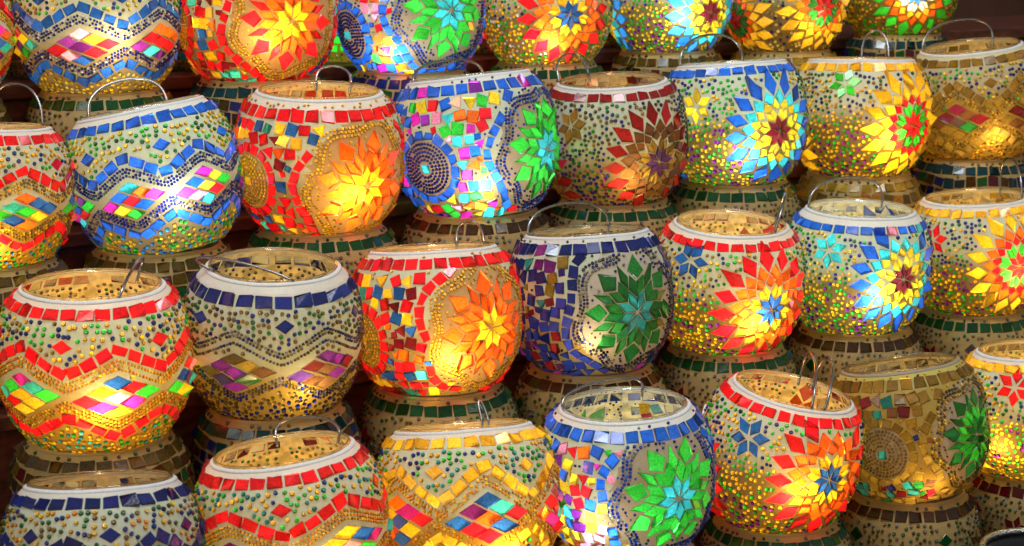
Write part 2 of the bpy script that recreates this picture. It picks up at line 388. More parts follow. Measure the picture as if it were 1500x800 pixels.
# ------------------------------------------------------------------ turning a design into meshes (unit radius)
def build_meshes(m, white=(.80, .80, .77), low=(.34, .27, .17), lows=-4.0, seed=0):
    rng = random.Random(seed)
    V = []; Fc = []
    for poly, col in m.tiles:
        b = len(V); V += [tuple(p) for p in poly]; Fc.append(list(range(b, b + len(poly))))
    for lon, lat, r, col in m.beads:
        c = math.cos(RAD(lat)); b = len(V)
        V += [(lon + .82 * r / c * math.cos(PI / 3 * i + .3), lat + .82 * r * math.sin(PI / 3 * i + .3)) for i in range(6)]; Fc.append(list(range(b, b + 6)))
    for lo in np.arange(-180, 181, 5.0):
        for la in np.linspace(LAT_BOT, LAT_TOP, 22): V.append((lo, la))
    b = len(V)
    R_ = delaunay_2d_cdt([Vector(v) for v in V], [], Fc, 0, 1e-4, True)
    v2, f2, fo = R_[0], R_[2], R_[5]
    v2 = np.array([tuple(v) for v in v2])
    faces = [tuple(f) for f, o in zip(f2, fo) if not o]
    P = surf(v2[:, 0], v2[:, 1])
    # plaster sheet + bottom disc
    n0 = len(P); ang = np.linspace(-180, 175, 72)
    bot = surf(ang, np.full(72, LAT_BOT)); 
    P = np.concatenate([P, bot, [[0, 0, bot[0, 2] + .03]]]); fb = [(n0 + (i + 1) % 72, n0 + i, n0 + 72) for i in range(72)]
    cen = np.array([v2[list(f)].mean(0) for f in faces])
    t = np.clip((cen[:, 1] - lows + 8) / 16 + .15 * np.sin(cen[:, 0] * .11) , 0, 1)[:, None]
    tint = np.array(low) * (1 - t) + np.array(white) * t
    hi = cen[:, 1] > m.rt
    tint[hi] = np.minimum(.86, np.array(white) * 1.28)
    if m.zones:
        cd = surf(cen[:, 0], cen[:, 1]); cd /= np.linalg.norm(cd, axis=1)[:, None]
        for l0, p0, rb, zc in m.zones:
            w_ = surf(l0, p0); w_ = w_ / np.linalg.norm(w_); inside = (cd @ w_) > math.cos(RAD(rb)); tint[inside] = zc
    tint = np.concatenate([tint, np.tile(low, (72, 1))])
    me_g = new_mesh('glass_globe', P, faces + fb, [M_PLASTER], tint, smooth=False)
    # tiles: raised caps with bevelled edges, each with its own slight tilt
    V = []; Fq = []; tt = []
    for poly, col in m.tiles:
        n = len(poly); b = len(V); c = poly.mean(0)
        top = c + (poly - c) * .91
        tx, ty = rng.gauss(0, .022), rng.gauss(0, .022)
        dd = (top - c) / 6
        h = .0125 + dd[:, 0] * tx + dd[:, 1] * ty
        base = surf(poly[:, 0], poly[:, 1], -.001); mid = surf(poly[:, 0], poly[:, 1], .006)
        tp = surf(top[:, 0], top[:, 1]); nrm = tp / np.linalg.norm(tp, axis=1)[:, None]
        # flatten the top: real glass chips are flat
        if n == 4:
            cc = tp.mean(0); nn = np.cross(tp[2] - tp[0], tp[3] - tp[1]); nn /= np.linalg.norm(nn) + 1e-9
            tp = tp - ((tp - cc) @ nn)[:, None] * nn * .9
        tp = tp + nrm * h[:, None]
        V += list(base) + list(mid) + list(tp)
        Fq.append(tuple(range(b + 2 * n, b + 3 * n))); tt.append(col)
        for i in range(n):
            j = (i + 1) % n
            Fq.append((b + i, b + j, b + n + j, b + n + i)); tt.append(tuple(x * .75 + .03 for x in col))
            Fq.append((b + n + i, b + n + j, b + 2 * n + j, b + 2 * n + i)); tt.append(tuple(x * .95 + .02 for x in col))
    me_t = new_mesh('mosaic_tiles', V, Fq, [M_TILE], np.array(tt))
    # beads: little rings with a dark hole
    if not m.beads: return me_g, me_t, None
    B = np.array([(x[0], x[1], x[2]) for x in m.beads]); BC = np.array([x[3] for x in m.beads]); nb = len(B)
    ctr = surf(B[:, 0], B[:, 1]); nr = ctr / np.linalg.norm(ctr, axis=1)[:, None]
    lo = np.radians(B[:, 0]); E_ = np.stack([np.cos(lo), np.sin(lo), 0 * lo], 1); Nn = np.cross(nr, E_)
    rr = np.radians(B[:, 2]) * np.linalg.norm(ctr, axis=1)
    K = 7; A = np.linspace(0, 2 * PI, K, endpoint=False)
    vs = []
    for rad, h in ((1.0, -.002), (.78, .020), (.36, .019)):
        vs.append(ctr[:, None] + rr[:, None, None] * rad * (np.cos(A)[None, :, None] * E_[:, None] + np.sin(A)[None, :, None] * Nn[:, None]) + nr[:, None] * h)
    vs.append((ctr + nr * .009)[:, None])
    VV = np.concatenate(vs, 1); stride = 3 * K + 1; VV = VV.reshape(-1, 3)
    fl = []; tl = []
    one = []
    for i in range(K):
        j = (i + 1) % K
        one.append((i, j, K + j, K + i)); one.append((K + i, K + j, 2 * K + j, 2 * K + i)); one.append((2 * K + i, 2 * K + j, 3 * K))
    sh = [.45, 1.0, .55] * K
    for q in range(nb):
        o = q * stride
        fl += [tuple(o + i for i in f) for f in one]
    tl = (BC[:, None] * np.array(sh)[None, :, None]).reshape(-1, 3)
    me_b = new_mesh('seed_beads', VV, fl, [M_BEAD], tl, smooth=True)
    return me_g, me_t, me_b

def lathe(name, prof, mat, tint=None, n=72, smooth=True, wob=0.0):
    V = []; Fq = []; k = len(prof)
    for i in range(n):
        a = 2 * PI * i / n
        for j, (r, z) in enumerate(prof):
            r_ = r * (1 + wob * math.sin(3 * a + 1) + wob * .6 * math.sin(7 * a)); z_ = z + wob * .8 * math.sin(5 * a + 2)
            V.append((r_ * math.cos(a), r_ * math.sin(a), z_))
    for i in range(n):
        for j in range(k - 1):
            p, q = i * k + j, ((i + 1) % n) * k + j
            Fq.append((p, q, q + 1, p + 1))
    return new_mesh(name, V, Fq, [mat], np.tile(tint, (len(Fq), 1)) if tint is not None else None, smooth)

top = surf(0, LAT_TOP); RT, ZT = float(-top[1]), float(top[2])
def rim_meshes(white):
    rim = lathe('rim', [(RT + .000, ZT - .016), (RT + .008, ZT - .004), (RT + .002, ZT + .013), (RT - .014, ZT + .025), (RT - .034, ZT + .026)], M_RIM, white, wob=.003)
    lip = lathe('glass_lip', [(RT - .034, ZT + .024), (RT - .040, ZT + .046), (RT - .052, ZT + .054), (RT - .066, ZT + .048), (RT - .068, ZT + .03), (RT - .058, ZT + .01)], M_LIP)
    return rim, lip
RIM_W, LIP = rim_meshes((.86, .87, .86))
RIM_D, _ = rim_meshes((.40, .34, .24))

def tube(name, pts, r, mat, n=8):
    pts = [Vector(p) for p in pts]; V = []; Fq = []
    up = Vector((0, 0, 1)); pn = None
    for i, p in enumerate(pts):
        d = (pts[min(i + 1, len(pts) - 1)] - pts[max(i - 1, 0)]).normalized()
        u = (pn - d * pn.dot(d)) if pn else (up - d * up.dot(d))
        if u.length < 1e-4: u = Vector((1, 0, 0)) - d * d.x
        u.normalize(); pn = u; v = d.cross(u)
        for k in range(n):
            a = 2 * PI * k / n; V.append(tuple(p + (u * math.cos(a) + v * math.sin(a)) * r))
    for i in range(len(pts) - 1):
        for k in range(n):
            a, b = i * n + k, i * n + (k + 1) % n
            Fq.append((a, b, b + n, a + n))
    Fq.append(tuple(range(n - 1, -1, -1))); Fq.append(tuple(range(len(V) - n, len(V))))
    return new_mesh(name, V, Fq, [mat], None, True)

def link(name, data, parent=None):
    o = bpy.data.objects.new(name, data); COL.objects.link(o)
    if parent is not None: o.parent = parent
    return o
def describe(o, label, cat, group=None):
    o['label'] = label; o['category'] = cat
    if group: o['group'] = group

# ------------------------------------------------------------------ where the rows of lanterns stand
ROW_A = dict(A=1.46770, B=1.34307, C=1.22054, D=1.09989)
ROW_Z = dict(A=-.11285, B=-.21260, C=-.31400, D=-.41043)
DIR = Vector((math.cos(PSI), math.sin(PSI), 0)); NRM = Vector((-math.sin(PSI), math.cos(PSI), 0))
def along(row, t, dz=0, da=0): return DIR * t + NRM * (ROW_A[row] + da) + Vector((0, 0, ROW_Z[row] + dz))
def px_of(p):
    q = CAMROT.transposed() @ p
    return 750 + F_PX * q.x / -q.z, 400 - F_PX * q.y / -q.z
# lantern table: row, t, dz (mm), radius (mm), roll, pitch
#            key: (row, t, radius mm, cx px, cy px, roll deg(+ = right side up), pitch deg (+ = mouth turned to the viewer))
LAMPS = {   # key: (distance along the shelf, offset up, globe radius, roll deg with the right side raised, pitch deg with the mouth turned to the viewer)
 'A0': (.2475, .001, .0620, 0, 0), 'A1': (.3762, .0006, .0624, 1, 0), 'A2': (.5051, .0035, .0634, 0, 0), 'A3': (.6386, .0013, .0618, 2, 0), 'A4': (.7659, -.0029, .0563, 0, 0),
 'A5': (.8881, .0009, .0563, 2, 0), 'A6': (1.0133, -.0050, .0563, 0, 0), 'A7': (1.1427, .0027, .0549, 2, 0),
 'B0': (.2617, -.0054, .0572, -2, -4), 'B1': (.3808, -.0027, .0617, 10, -6), 'B2': (.5070, .0008, .0631, -2, 2), 'B3': (.6383, .0031, .0642, 6, -6),
 'B4': (.7624, -.0028, .0591, 2, 2), 'B5': (.8786, .0043, .0601, 4, -5), 'B6': (1.0077, .0006, .0599, 0, -5), 'B7': (1.1342, .0059, .0597, 6, 3),
 'C0': (.2990, -.0010, .0628, -1, 1), 'C1': (.4229, .0015, .0612, -2, 4), 'C2': (.5469, .0006, .0605, 2, -8), 'C3': (.6725, .0003, .0612, 3, -6),
 'C4': (.7934, -.0010, .0587, -3, 3), 'C5': (.9164, -.0008, .0581, -2, 0), 'C6': (1.0381, -.0006, .0567, 3, 0),
 'D0': (.2674, .0001, .0607, -1, -11), 'D1': (.3900, .0026, .0609, 6, -4), 'D2': (.5127, -.0005, .0609, 3, -13), 'D3': (.6345, .0001, .0603, 2, 0),
 'D4': (.7599, -.0038, .0586, -12, 0), 'D5': (.8771, -.0007, .0582, 9, -6), 'D6': (.9987, -.0038, .0577, 3, -3)}
class Lamp: pass
INFO = {}
for key, (t, dz, R, roll, pitch) in LAMPS.items():
    l = Lamp(); l.R = R; l.loc = along(key[0], t, dz); l.t = t
    az = math.atan2(l.loc.x, l.loc.y)
    l.rot = Matrix.Rotation(-az, 3, 'Z') @ Matrix.Rotation(RAD(-roll), 3, 'Y') @ Matrix.Rotation(RAD(pitch), 3, 'X')
    l.yaw = az
    INFO[key] = l
def uv(key, u, v):
    """a spot on the globe's face (-1..1 across and up, as the eye sees it) -> lon/lat on the globe"""
    l = INFO[key]; d = l.loc.normalized(); right = Vector((d.y, -d.x, 0)).normalized(); up = right.cross(d)
    inv = l.rot.transposed()
    u = max(-.995, min(.995, u)); best = None
    k = 1.0
    for _ in range(12):
        a, b = u / k, v / k; w = math.sqrt(max(0, 1 - a * a - b * b))
        q = inv @ (right * a + up * b - d * w); q.normalize()
        lat = math.asin(max(-1, min(1, q.z))); k = .5 * k + .5 * float(kfac(np.array(lat)))
    return math.degrees(math.atan2(q.x, -q.y)), math.degrees(lat)

YW = ('yellow', 'gold', 'yellow', 'paleyellow')
def S(key, u, v): return uv(key, u, v)
BL = ('navy', 'grey', 'navy', 'blue')
designs = {
 'A0': lambda: design_wave(10, 6, 55, 'red', 'red'),
 'A1': lambda: design_wave(11, 6, -12, 'blue', 'blue', ('navy', 'silver', 'navy'), lower=YW, shift=-4),
 'A2': lambda: design_flower(12, S('A2', .42, -.08), S('A2', -.97, -.1), fcols=('yellow', 'orange', 'red'), fill=['red', 'red', 'orange', 'yellow', 'red', 'cyan', 'blue', 'maroon', 'gold', 'red'], FR=37, rot=.3, zone=(.58, .42, .20)),
 'A3': lambda: design_flower(13, S('A3', .53, .0), S('A3', -.82, -.3), 'blue', 'blue', ('cyan', 'green', 'green'), BL, CONF + ['blue'] * 3, 'navy', 'cyan', FR=38),
 'A4': lambda: design_sun(14, [S('A4', .35, -.08), (-110, -5), (150, 0)], [], ('blue', 'yellow', 'orange', 'orange', 'red'), 'green', 'red', R=47, lower=('yellow', 'gold', 'green', 'silver')),
 'A5': lambda: design_sun(15, [S('A5', .66, -.2), S('A5', -.97, -.25), (160, 0)], [S('A5', -.2, .4) + (12,)], ('maroon', 'yellow', 'yellow', 'cyan', 'sky'), 'green', 'blue', R=46),
 'A6': lambda: design_sun(16, [S('A6', .62, -.1), S('A6', -.80, -.3), (170, 0)], [S('A6', -.1, .5) + (12,)], ('dred', 'dgreen', 'orange', 'gold', 'gold'), 'green', 'amber', R=46, lower=('gold', 'paleyellow', 'olive', 'navy')),
 'A7': lambda: design_sun(17, [S('A7', .3, -.1), (-115, 0), (150, 0)], [], ('blue', 'white', 'gold', 'orange', 'green'), 'green', 'green', R=48, lower=('gold', 'olive', 'green', 'yellow')),
 'B0': lambda: design_wave(20, 6, 24, 'red', 'red', ('gold', 'olive')),
 'B1': lambda: design_wave(21, 7, -17, 'blue', 'blue', ('navy', 'grey', 'navy'), upper=('green', 'dgreen', 'gold', 'yellow'), shift=-2, amp=.9, ringlat=(36.5, 43.5)),
 'B2': lambda: design_flower(22, S('B2', .55, -.30), S('B2', -.82, -.2), fcols=('yellow', 'orange', 'orange'), fill=['red', 'red', 'orange', 'yellow', 'red', 'cyan', 'blue', 'maroon', 'gold', 'red'], FR=37, ringlat=(33.5, 42), zone=(.58, .42, .20)),
 'B3': lambda: design_flower(23, S('B3', .85, -.05), S('B3', -.60, -.26), 'blue', 'blue', ('cyan', 'green', 'green'), BL, CONF + ['magenta', 'green', 'orange'], 'navy', 'cyan', FR=36, ringalt=['magenta', 'purple']),
 'B4': lambda: design_sun(24, [S('B4', .60, -.26), S('B4', -.97, -.5), (165, 0)], [S('B4', -.57, .21) + (14,)], ('dviolet', 'olive', 'brown', 'brown', 'dred'), 'olive', 'dred', R=47,
                          upper=('dgreen', 'navy', 'dolive', 'olive'), lower=('dgreen', 'navy', 'olive', 'purple')),
 'B5': lambda: design_sun(25, [S('B5', .60, -.1), (-100, -10), (160, 0)], [S('B5', -.52, .23) + (14,)], ('maroon', 'yellow', 'yellow', 'cyan', 'blue'), 'yellow', 'blue', R=47, upper=('dgreen', 'green', 'navy', 'gold'), lower=('yellow', 'gold', 'green', 'yellow', 'purple')),
 'B6': lambda: design_sun(26, [S('B6', .74, -.1), S('B6', -.99, -.3), (170, 0)], [S('B6', -.22, .48) + (13,)], ('red', 'green', 'red', 'yellow', 'yellow'), 'green', 'gold', R=47, upper=('navy', 'gold', 'dgreen', 'olive')),
 'B7': lambda: design_wave(27, 6, -15, 'olive', 'olive', ('gold', 'olive'), ['maroon', 'brown', 'dred', 'olive', 'dgreen', 'brown'], lower=('gold', 'olive', 'amber'), amp=1.5, single='olive'),
 'C0': lambda: design_wave(30, 6, 12, 'red', 'red', ('gold', 'amber'), lower=('yellow', 'green', 'gold', 'cyan', 'yellow')),
 'C1': lambda: design_wave(31, 6, -25, 'navy', 'navy', ('dolive', 'navy', 'dolive', 'grey'), DCONF, upper=('dolive', 'navy', 'olive', 'dgreen'), lower=('dolive', 'olive', 'navy'), rows=False, lows=False, ringlat=(33.5, 41.5), nring=26),
 'C2': lambda: design_flower(32, S('C2', .62, -.11), S('C2', -.86, -.22), fcols=('yellow', 'orange', 'orange'), FR=37, rot=.5, zone=(.58, .42, .20), fill=['red', 'yellow', 'orange', 'red', 'cyan', 'gold', 'blue', 'maroon']),
 'C3': lambda: design_flower(33, S('C3', .55, -.13), S('C3', -.97, -.1), 'navy', 'navy', ('teal', 'dgreen', 'dgreen'), ('navy', 'grey', 'black'), ['navy', 'navy', 'navy', 'navy', 'teal', 'olive', 'maroon', 'purple'], 'navy', 'teal', zone=(.62, .60, .50), FR=38, ringalt=['purple'], rot=.35),
 'C4': lambda: design_sun(34, [S('C4', .56, -.30), (-95, -5), (165, 0)], [S('C4', -.47, .32) + (14.5,)], ('blue', 'yellow', 'orange', 'orange', 'red'), 'blue', 'red', R=48, ringlat=(37, 44)),
 'C5': lambda: design_sun(35, [S('C5', .62, -.12), (-105, -10), (160, 0)], [S('C5', -.37, .24) + (14,)], ('maroon', 'yellow', 'yellow', 'cyan', 'blue'), 'cyan', 'blue', R=46, ringalt=['pink', 'teal'], ringlat=(35.5, 42.3), upper=('dgreen', 'navy', 'gold', 'green')),
 'C6': lambda: design_sun(36, [S('C6', .6, -.14), (-115, 0), (160, 0)], [S('C6', -.6, .18) + (13,)], ('red', 'green', 'red', 'orange', 'yellow'), 'red', 'gold', R=46, upper=('navy', 'gold', 'dgreen', 'navy')),
 'D0': lambda: design_wave(40, 7, -20, 'navy', 'navy', ('navy', 'teal', 'cyan'), upper=('olive', 'dgreen', 'gold', 'navy', 'amber')),
 'D1': lambda: design_wave(41, 5, 34, 'red', 'red', ('gold', 'amber'), upper=('green', 'navy', 'yellow', 'gold', 'teal', 'green'), shift=3),
 'D2': lambda: design_wave(42, 6, 13, 'gold', 'gold', ('gold', 'amber'), CONF + ['cyan', 'red'], upper=('navy', 'green', 'teal', 'gold'), shift=2, single='gold', amp=1.5),
 'D3': lambda: design_flower(43, S('D3', .57, -.24), S('D3', -.98, -.15), 'blue', 'blue', ('cyan', 'green', 'green'), BL, CONF + ['yellow', 'orange', 'pink'], 'navy', 'cyan', FR=38, rot=.1),
 'D4': lambda: design_sun(44, [S('D4', .61, -.27), S('D4', -.99, -.2), (170, 0)], [S('D4', -.34, .2) + (14.5,)], ('blue', 'yellow', 'orange', 'orange', 'red'), 'blue', 'red', R=47, upper=('green', 'gold', 'navy', 'yellow', 'green')),
 'D5': lambda: design_flower(45, S('D5', .84, -.02), S('D5', -.31, -.33), 'olive', 'olive', ('dgreen', 'green', 'dgreen'), ('gold', 'olive', 'dolive'), ['olive', 'dgreen', 'navy', 'brown', 'teal', 'olive', 'maroon', 'olive'], 'olive', 'teal', FR=33),
 'D6': lambda: design_sun(46, [S('D6', -.99, -.35), (80, -5), (170, 0)], [S('D6', -.25, .3) + (14.5,)], ('green', 'orange', 'yellow', 'yellow', 'yellow'), 'red', 'gold', R=47),
}
# hue of the plaster low on the globe (amber where gold beads crowd it) and the lamp or added fill inside: (spot u, v, watts, colour)
WARM, MID, COOL = (1.0, .68, .30), (1.0, .78, .46), (.86, .92, 1.0)
INNER_LIGHT = {'A0': (0, -.3, 1.0, WARM), 'A1': (.17, -.22, .9, MID), 'A2': (.1, -.3, 1.0, WARM), 'A3': (-.26, -.55, 1.0, COOL), 'A4': (.05, -.5, 1.1, MID), 'A5': (.2, -.25, 1.0, COOL),
       'A6': (.5, -.3, .55, WARM), 'A7': (.2, -.2, .5, WARM), 'B0': (.0, -.6, .9, WARM), 'B1': (.2, -.25, 1.0, COOL), 'B2': (.33, -.43, 1.1, WARM), 'B3': (.06, -.47, 1.1, COOL),
       'B5': (.1, -.42, 1.1, COOL), 'B6': (.4, -.3, 1.0, WARM), 'C0': (.06, -.46, 1.2, WARM), 'C2': (.13, -.48, 1.1, WARM), 'C4': (.32, -.50, 1.2, MID), 'C5': (.23, -.42, 1.1, COOL),
       'C6': (.57, -.28, 1.0, WARM), 'D1': (.3, -.6, .9, WARM), 'D2': (.35, -.5, 1.1, WARM), 'D3': (-.35, -.55, .9, COOL), 'D4': (.2, -.44, 1.1, WARM), 'D6': (-.4, -.5, 1.1, WARM),
       'C1': (.3, -.6, .55, MID), 'C3': (0, -.5, .42, MID), 'B4': (.2, -.5, .45, WARM), 'B7': (.3, -.5, .55, WARM), 'D5': (.3, -.7, .45, WARM), 'D0': (0, -.6, .3, WARM)}  # dim fill added inside lanterns that are themselves unlit
# wire bails: (x of one end, is it at the back, x of the other end, back?, height, lean sideways) in mouth radii
BAIL = {'B0': [(.05, 1, .93, 1, .50, 0)], 'B1': [(-.86, 1, .45, 1, 0.36, 0)], 'B2': [(-.05, 1, .55, 1, 0.18, 0)], 'B3': [(-.92, 0, .25, 1, 0.22, 0)], 'B4': [(-1.0, 1, -.45, 1, 0.32, -.1)],
        'B5': [(-.98, 0, .22, 1, 0.40, 0)], 'B6': [(0, 1, .55, 1, 0.40, 0)], 'B7': [(-1.0, 1, .45, 1, 0.34, 0)], 'C0': [(.36, 0, .70, 1, 0.22, .1)], 'C1': [(-.96, 0, .30, 0, 0.16, -.35)],
        'C2': [(.40, 1, .86, 1, 0.26, 0)], 'C3': [(-1.0, 0, .38, 1, 0.32, 0)], 'C4': [(.78, 0, .84, 1, .40, .1)], 'C5': [(-.99, 0, .42, 1, 0.36, 0)], 'C6': [(.5, 1, .92, 0, .50, 0)],
        'D1': [(-.1, 1, .86, 1, 0.12, 0)], 'D2': [(.30, 1, .40, 1, 0.22, -.05)], 'D3': [(-1.0, 0, .30, 1, 0.14, 0)], 'D4': [(.12, 1, .30, 0, .42, 0), (.36, 1, .52, 0, .42, .05)]}
WATT = .15
LABEL = {
 'A0': 'mosaic lantern cut off by the left edge in the back row',
 'A1': 'lit lantern with blue zigzag tiles over yellow beads, leftmost whole one of the back row',
 'A2': 'glowing orange lantern with a yellow star flower in the back row',
 'A3': 'lit back row lantern with a cyan and green star flower',
 'A4': 'lit back row lantern with a red sun flower around a blue star',
 'A5': 'lit back row lantern with a yellow and cyan sun flower around a maroon star',
 'A6': 'yellow back row lantern with a red and green sun flower at its right side',
 'A7': 'rightmost back row lantern with a green and orange sun flower',
 'B0': 'red tiled lantern with gold bead waves at the left edge, second row from back',
 'B1': 'lit lantern with blue wavy tile band and coloured lozenges, its rim tilted up to right',
 'B2': 'orange glowing lantern with open mouth, red tile ring and flower spilling yellow light',
 'B3': 'lantern with a blue ringed bead circle at left and a bright white spot of light',
 'B4': 'unlit lantern with a dark red sun flower and an olive small star',
 'B5': 'lantern with a blue and cyan sun flower and a small yellow star at left',
 'B6': 'lantern with a small green star and a yellow petalled sun with red core',
 'B7': 'unlit olive and gold lantern with a dark lozenge patch, top right corner',
 'C0': 'large glowing lantern with a red zigzag band, gold bead waves, leftmost in the third row',
 'C1': 'unlit lantern with navy tile ring, rows of dark beads and its bail fallen left',
 'C2': 'glowing yellow orange lantern with red tile columns in the middle of the picture',
 'C3': 'navy tiled unlit lantern with a dark green and teal star flower',
 'C4': 'third row lantern with a small blue star and a red sun flower with hot spot',
 'C5': 'lantern with a small cyan star and a blue sun flower with a white hot spot',
 'C6': 'right edge lantern with a small red star and a yellow sun flower with green core',
 'D0': 'navy tiled unlit lantern cut by the bottom left corner',
 'D1': 'bottom row lantern with red zigzag band and a bail standing over its mouth',
 'D2': 'all golden yellow lantern with a cyan and red lozenge patch, bottom row',
 'D3': 'bottom row lantern with blue tile columns and a bright green star flower',
 'D4': 'front lantern tilted right with two raised wires, small blue star and red sun flower',
 'D5': 'unlit greenish amber glass lantern with a bead circle around one teal chip',
 'D6': 'yellow lantern with a small red star cut off by the right edge, bottom row'}

def bail(key, spec, parent):
    x1, b1, x2, b2, h, ln = spec
    rr = RT - .045; h = max(h, .16)
    p = [Vector((x * rr, (1 if b else -1) * rr * math.sqrt(max(0, 1 - x * x)), ZT + .03)) for x, b in ((x1, b1), (x2, b2))]
    pts = []
    for i in range(7):                                            # the hook that hangs inside the mouth
        a = i / 6; pts.append(p[0] + Vector((-p[0].x * .06 * (1 - a), -p[0].y * .06 * (1 - a), -.10 * (1 - a) - .005)))
    n = 40; H = h * 1.0
    for i in range(n + 1):
        a = PI * i / n; q = p[0].lerp(p[1], .5 - .5 * math.copysign(abs(math.cos(a)) ** .9, math.cos(a)))
        s_ = math.sin(a) ** .8
        pts.append(q + Vector((ln * s_, (.12 + .05 * b1) * s_, H * s_)))
    for i in range(1, 7):
        a = i / 6; pts.append(p[1] + Vector((-p[1].x * .06 * a, -p[1].y * .06 * a, -.10 * a - .005)))
    me = tube('wire_handle', pts, .0165, M_WIRE, 8)
    return link('wire_handle', me, parent)

SUNS = {'A4', 'A5', 'A6', 'A7', 'B5', 'B6', 'C4', 'C5', 'C6', 'D4', 'D6'}
AMBER_KEYS = {'B7', 'D5', 'D2', 'C1', 'B0', 'C0'}
GROUP = 'mosaic lanterns set out in stacked rows'
def place(root, loc, rot, scale):
    sc = scale if isinstance(scale, tuple) else (scale,) * 3
    root.matrix_world = Matrix.Translation(loc) @ rot.to_4x4() @ Matrix.Diagonal((*sc, 1))

for key, fn in designs.items():
    l = INFO[key]; m = fn()
    unl = key in ('B7', 'D5', 'C1')
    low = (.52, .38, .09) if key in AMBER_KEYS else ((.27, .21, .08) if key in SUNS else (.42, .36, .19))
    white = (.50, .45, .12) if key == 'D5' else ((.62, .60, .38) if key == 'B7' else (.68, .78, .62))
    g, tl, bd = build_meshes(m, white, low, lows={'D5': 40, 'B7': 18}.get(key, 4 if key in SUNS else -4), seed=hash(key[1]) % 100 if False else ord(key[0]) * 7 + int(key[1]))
    root = link('mosaic_lantern', None); place(root, l.loc, l.rot, l.R); describe(root, LABEL[key], 'lantern', GROUP)
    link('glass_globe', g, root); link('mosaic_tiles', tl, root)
    if bd: link('seed_beads', bd, root)
    link('rim', RIM_D if key == 'D5' else RIM_W, root); link('glass_lip', LIP, root)
    for sp in BAIL.get(key, []): bail(key, sp, root)
    if key in INNER_LIGHT:
        u, v, w, col = INNER_LIGHT[key]; lo, la = uv(key, u, v)
        ld = bpy.data.lights.new('bulb_or_fill', 'POINT'); ld.energy = WATT * w * (l.R / .06) ** 2; ld.color = col; ld.shadow_soft_size = .004
        o = bpy.data.objects.new('bulb_or_fill', ld); COL.objects.link(o); o.parent = root
        p = surf(lo, la) * .84; o.location = tuple(p)
        fill_ld = bpy.data.lights.new('bulb_or_fill', 'POINT'); fill_ld.energy = .090 * (w ** .8) * (l.R / .06) ** 2; fill_ld.color = col; fill_ld.shadow_soft_size = .006  # weak fill light added near the centre for an even glow across the globe
        fill_o = bpy.data.objects.new('bulb_or_fill', fill_ld); COL.objects.link(fill_o); fill_o.parent = root; fill_o.location = tuple(surf(lo, la) * .12)
    print(key, len(m.tiles), len(m.beads), round(time.time() - T00, 1))

# ------------------------------------------------------------------ the unlit lanterns underneath
OL = ('olive', 'dolive', 'brown', 'maroon', 'dgreen')
DK = ('dolive', 'dgreen', 'maroon', 'black', 'dteal', 'navy', 'brown')
BD = ('olive', 'dolive', 'dgreen', 'grey', 'brown')
VAR = {'olive tiles': ('olive', 'tiles', OL, BD), 'green ring': ('dgreen', 'beads', ('dred', 'maroon'), BD), 'dark tiles': ('dteal', 'tiles', DK, BD),
       'brown ring': ('brown', 'beads', ('olive', 'dgreen'), BD), 'yellow tiles': ('gold', 'tiles', ('gold', 'olive', 'amber'), BD), 'red ring': ('dred', 'beads', ('dred', 'dred'), BD),
       'navy tiles': ('navy', 'tiles', ('navy', 'teal', 'dgreen', 'maroon', 'dviolet'), BD),
       'green glass': ('green', 'tiles', ('green', 'green', 'lime'), BD)}
VM = {}
for i, (k, v) in enumerate(VAR.items()):
    VM[k] = build_meshes(design_plain(60 + i, *v), (.56, .40, .15), (.46, .29, .08), lows=10, seed=i)
RIM_L, _ = rim_meshes((.60, .42, .16))
LOWER = {'A0': 'olive tiles', 'A1': 'green ring', 'A2': 'dark tiles', 'A3': 'navy tiles', 'A4': 'green ring', 'A5': 'olive tiles', 'A6': 'yellow tiles', 'A7': 'dark tiles',
         'B0': 'olive tiles', 'B1': 'olive tiles', 'B2': 'green ring', 'B3': 'brown ring', 'B4': 'green ring', 'B5': 'green ring', 'B6': 'yellow tiles', 'B7': 'dark tiles',
         'C0': 'olive tiles', 'C1': 'dark tiles', 'C2': 'green ring', 'C3': 'brown ring', 'C4': 'green ring', 'C5': 'brown ring', 'C6': 'green ring',
         'D3': 'brown ring', 'D4': 'green ring', 'D5': 'brown ring', 'D6': 'red ring'}
SHORT = {'A0': 'lantern at the left end of the back row', 'A1': 'blue zigzag back row lantern', 'A2': 'orange star flower back row lantern', 'A3': 'cyan and green flower back row lantern', 'A4': 'red sun back row lantern',
         'A5': 'blue and yellow sun back row lantern', 'A6': 'yellow back row lantern', 'A7': 'green and orange sun back row lantern', 'B0': 'red tiled lantern at the left edge', 'B1': 'tilted blue wave lantern',
         'B2': 'open mouthed orange lantern', 'B3': 'lantern with blue ringed bead circle', 'B4': 'dark red sun lantern', 'B5': 'lantern with small yellow star', 'B6': 'lantern with small green star',
         'B7': 'olive lantern at top right', 'C0': 'large red zigzag lantern', 'C1': 'unlit lantern with fallen bail', 'C2': 'yellow orange lantern in the middle', 'C3': 'navy and dark green lantern',
         'C4': 'third row lantern with small blue star', 'C5': 'lantern with small cyan star', 'C6': 'lantern with small red star at right edge', 'D3': 'bottom row green flower lantern',
         'D4': 'tilted front lantern', 'D5': 'greenish amber lantern', 'D6': 'yellow lantern in the bottom right'}
SHELF_DROP = .1475
rng = random.Random(5)
def stacked(kind, loc, R, sz, yaw, label):
    root = link('mosaic_lantern', None)
    place(root, loc, Matrix.Rotation(yaw, 3, 'Z'), (R, R, R * sz)); describe(root, label, 'lantern', 'unlit mosaic lanterns serving as stands')
    g, tl, bd = VM[kind]
    link('glass_globe', g, root); link('mosaic_tiles', tl, root); link('seed_beads', bd, root)
    link('rim', RIM_L, root); link('glass_lip', LIP, root)
    return root
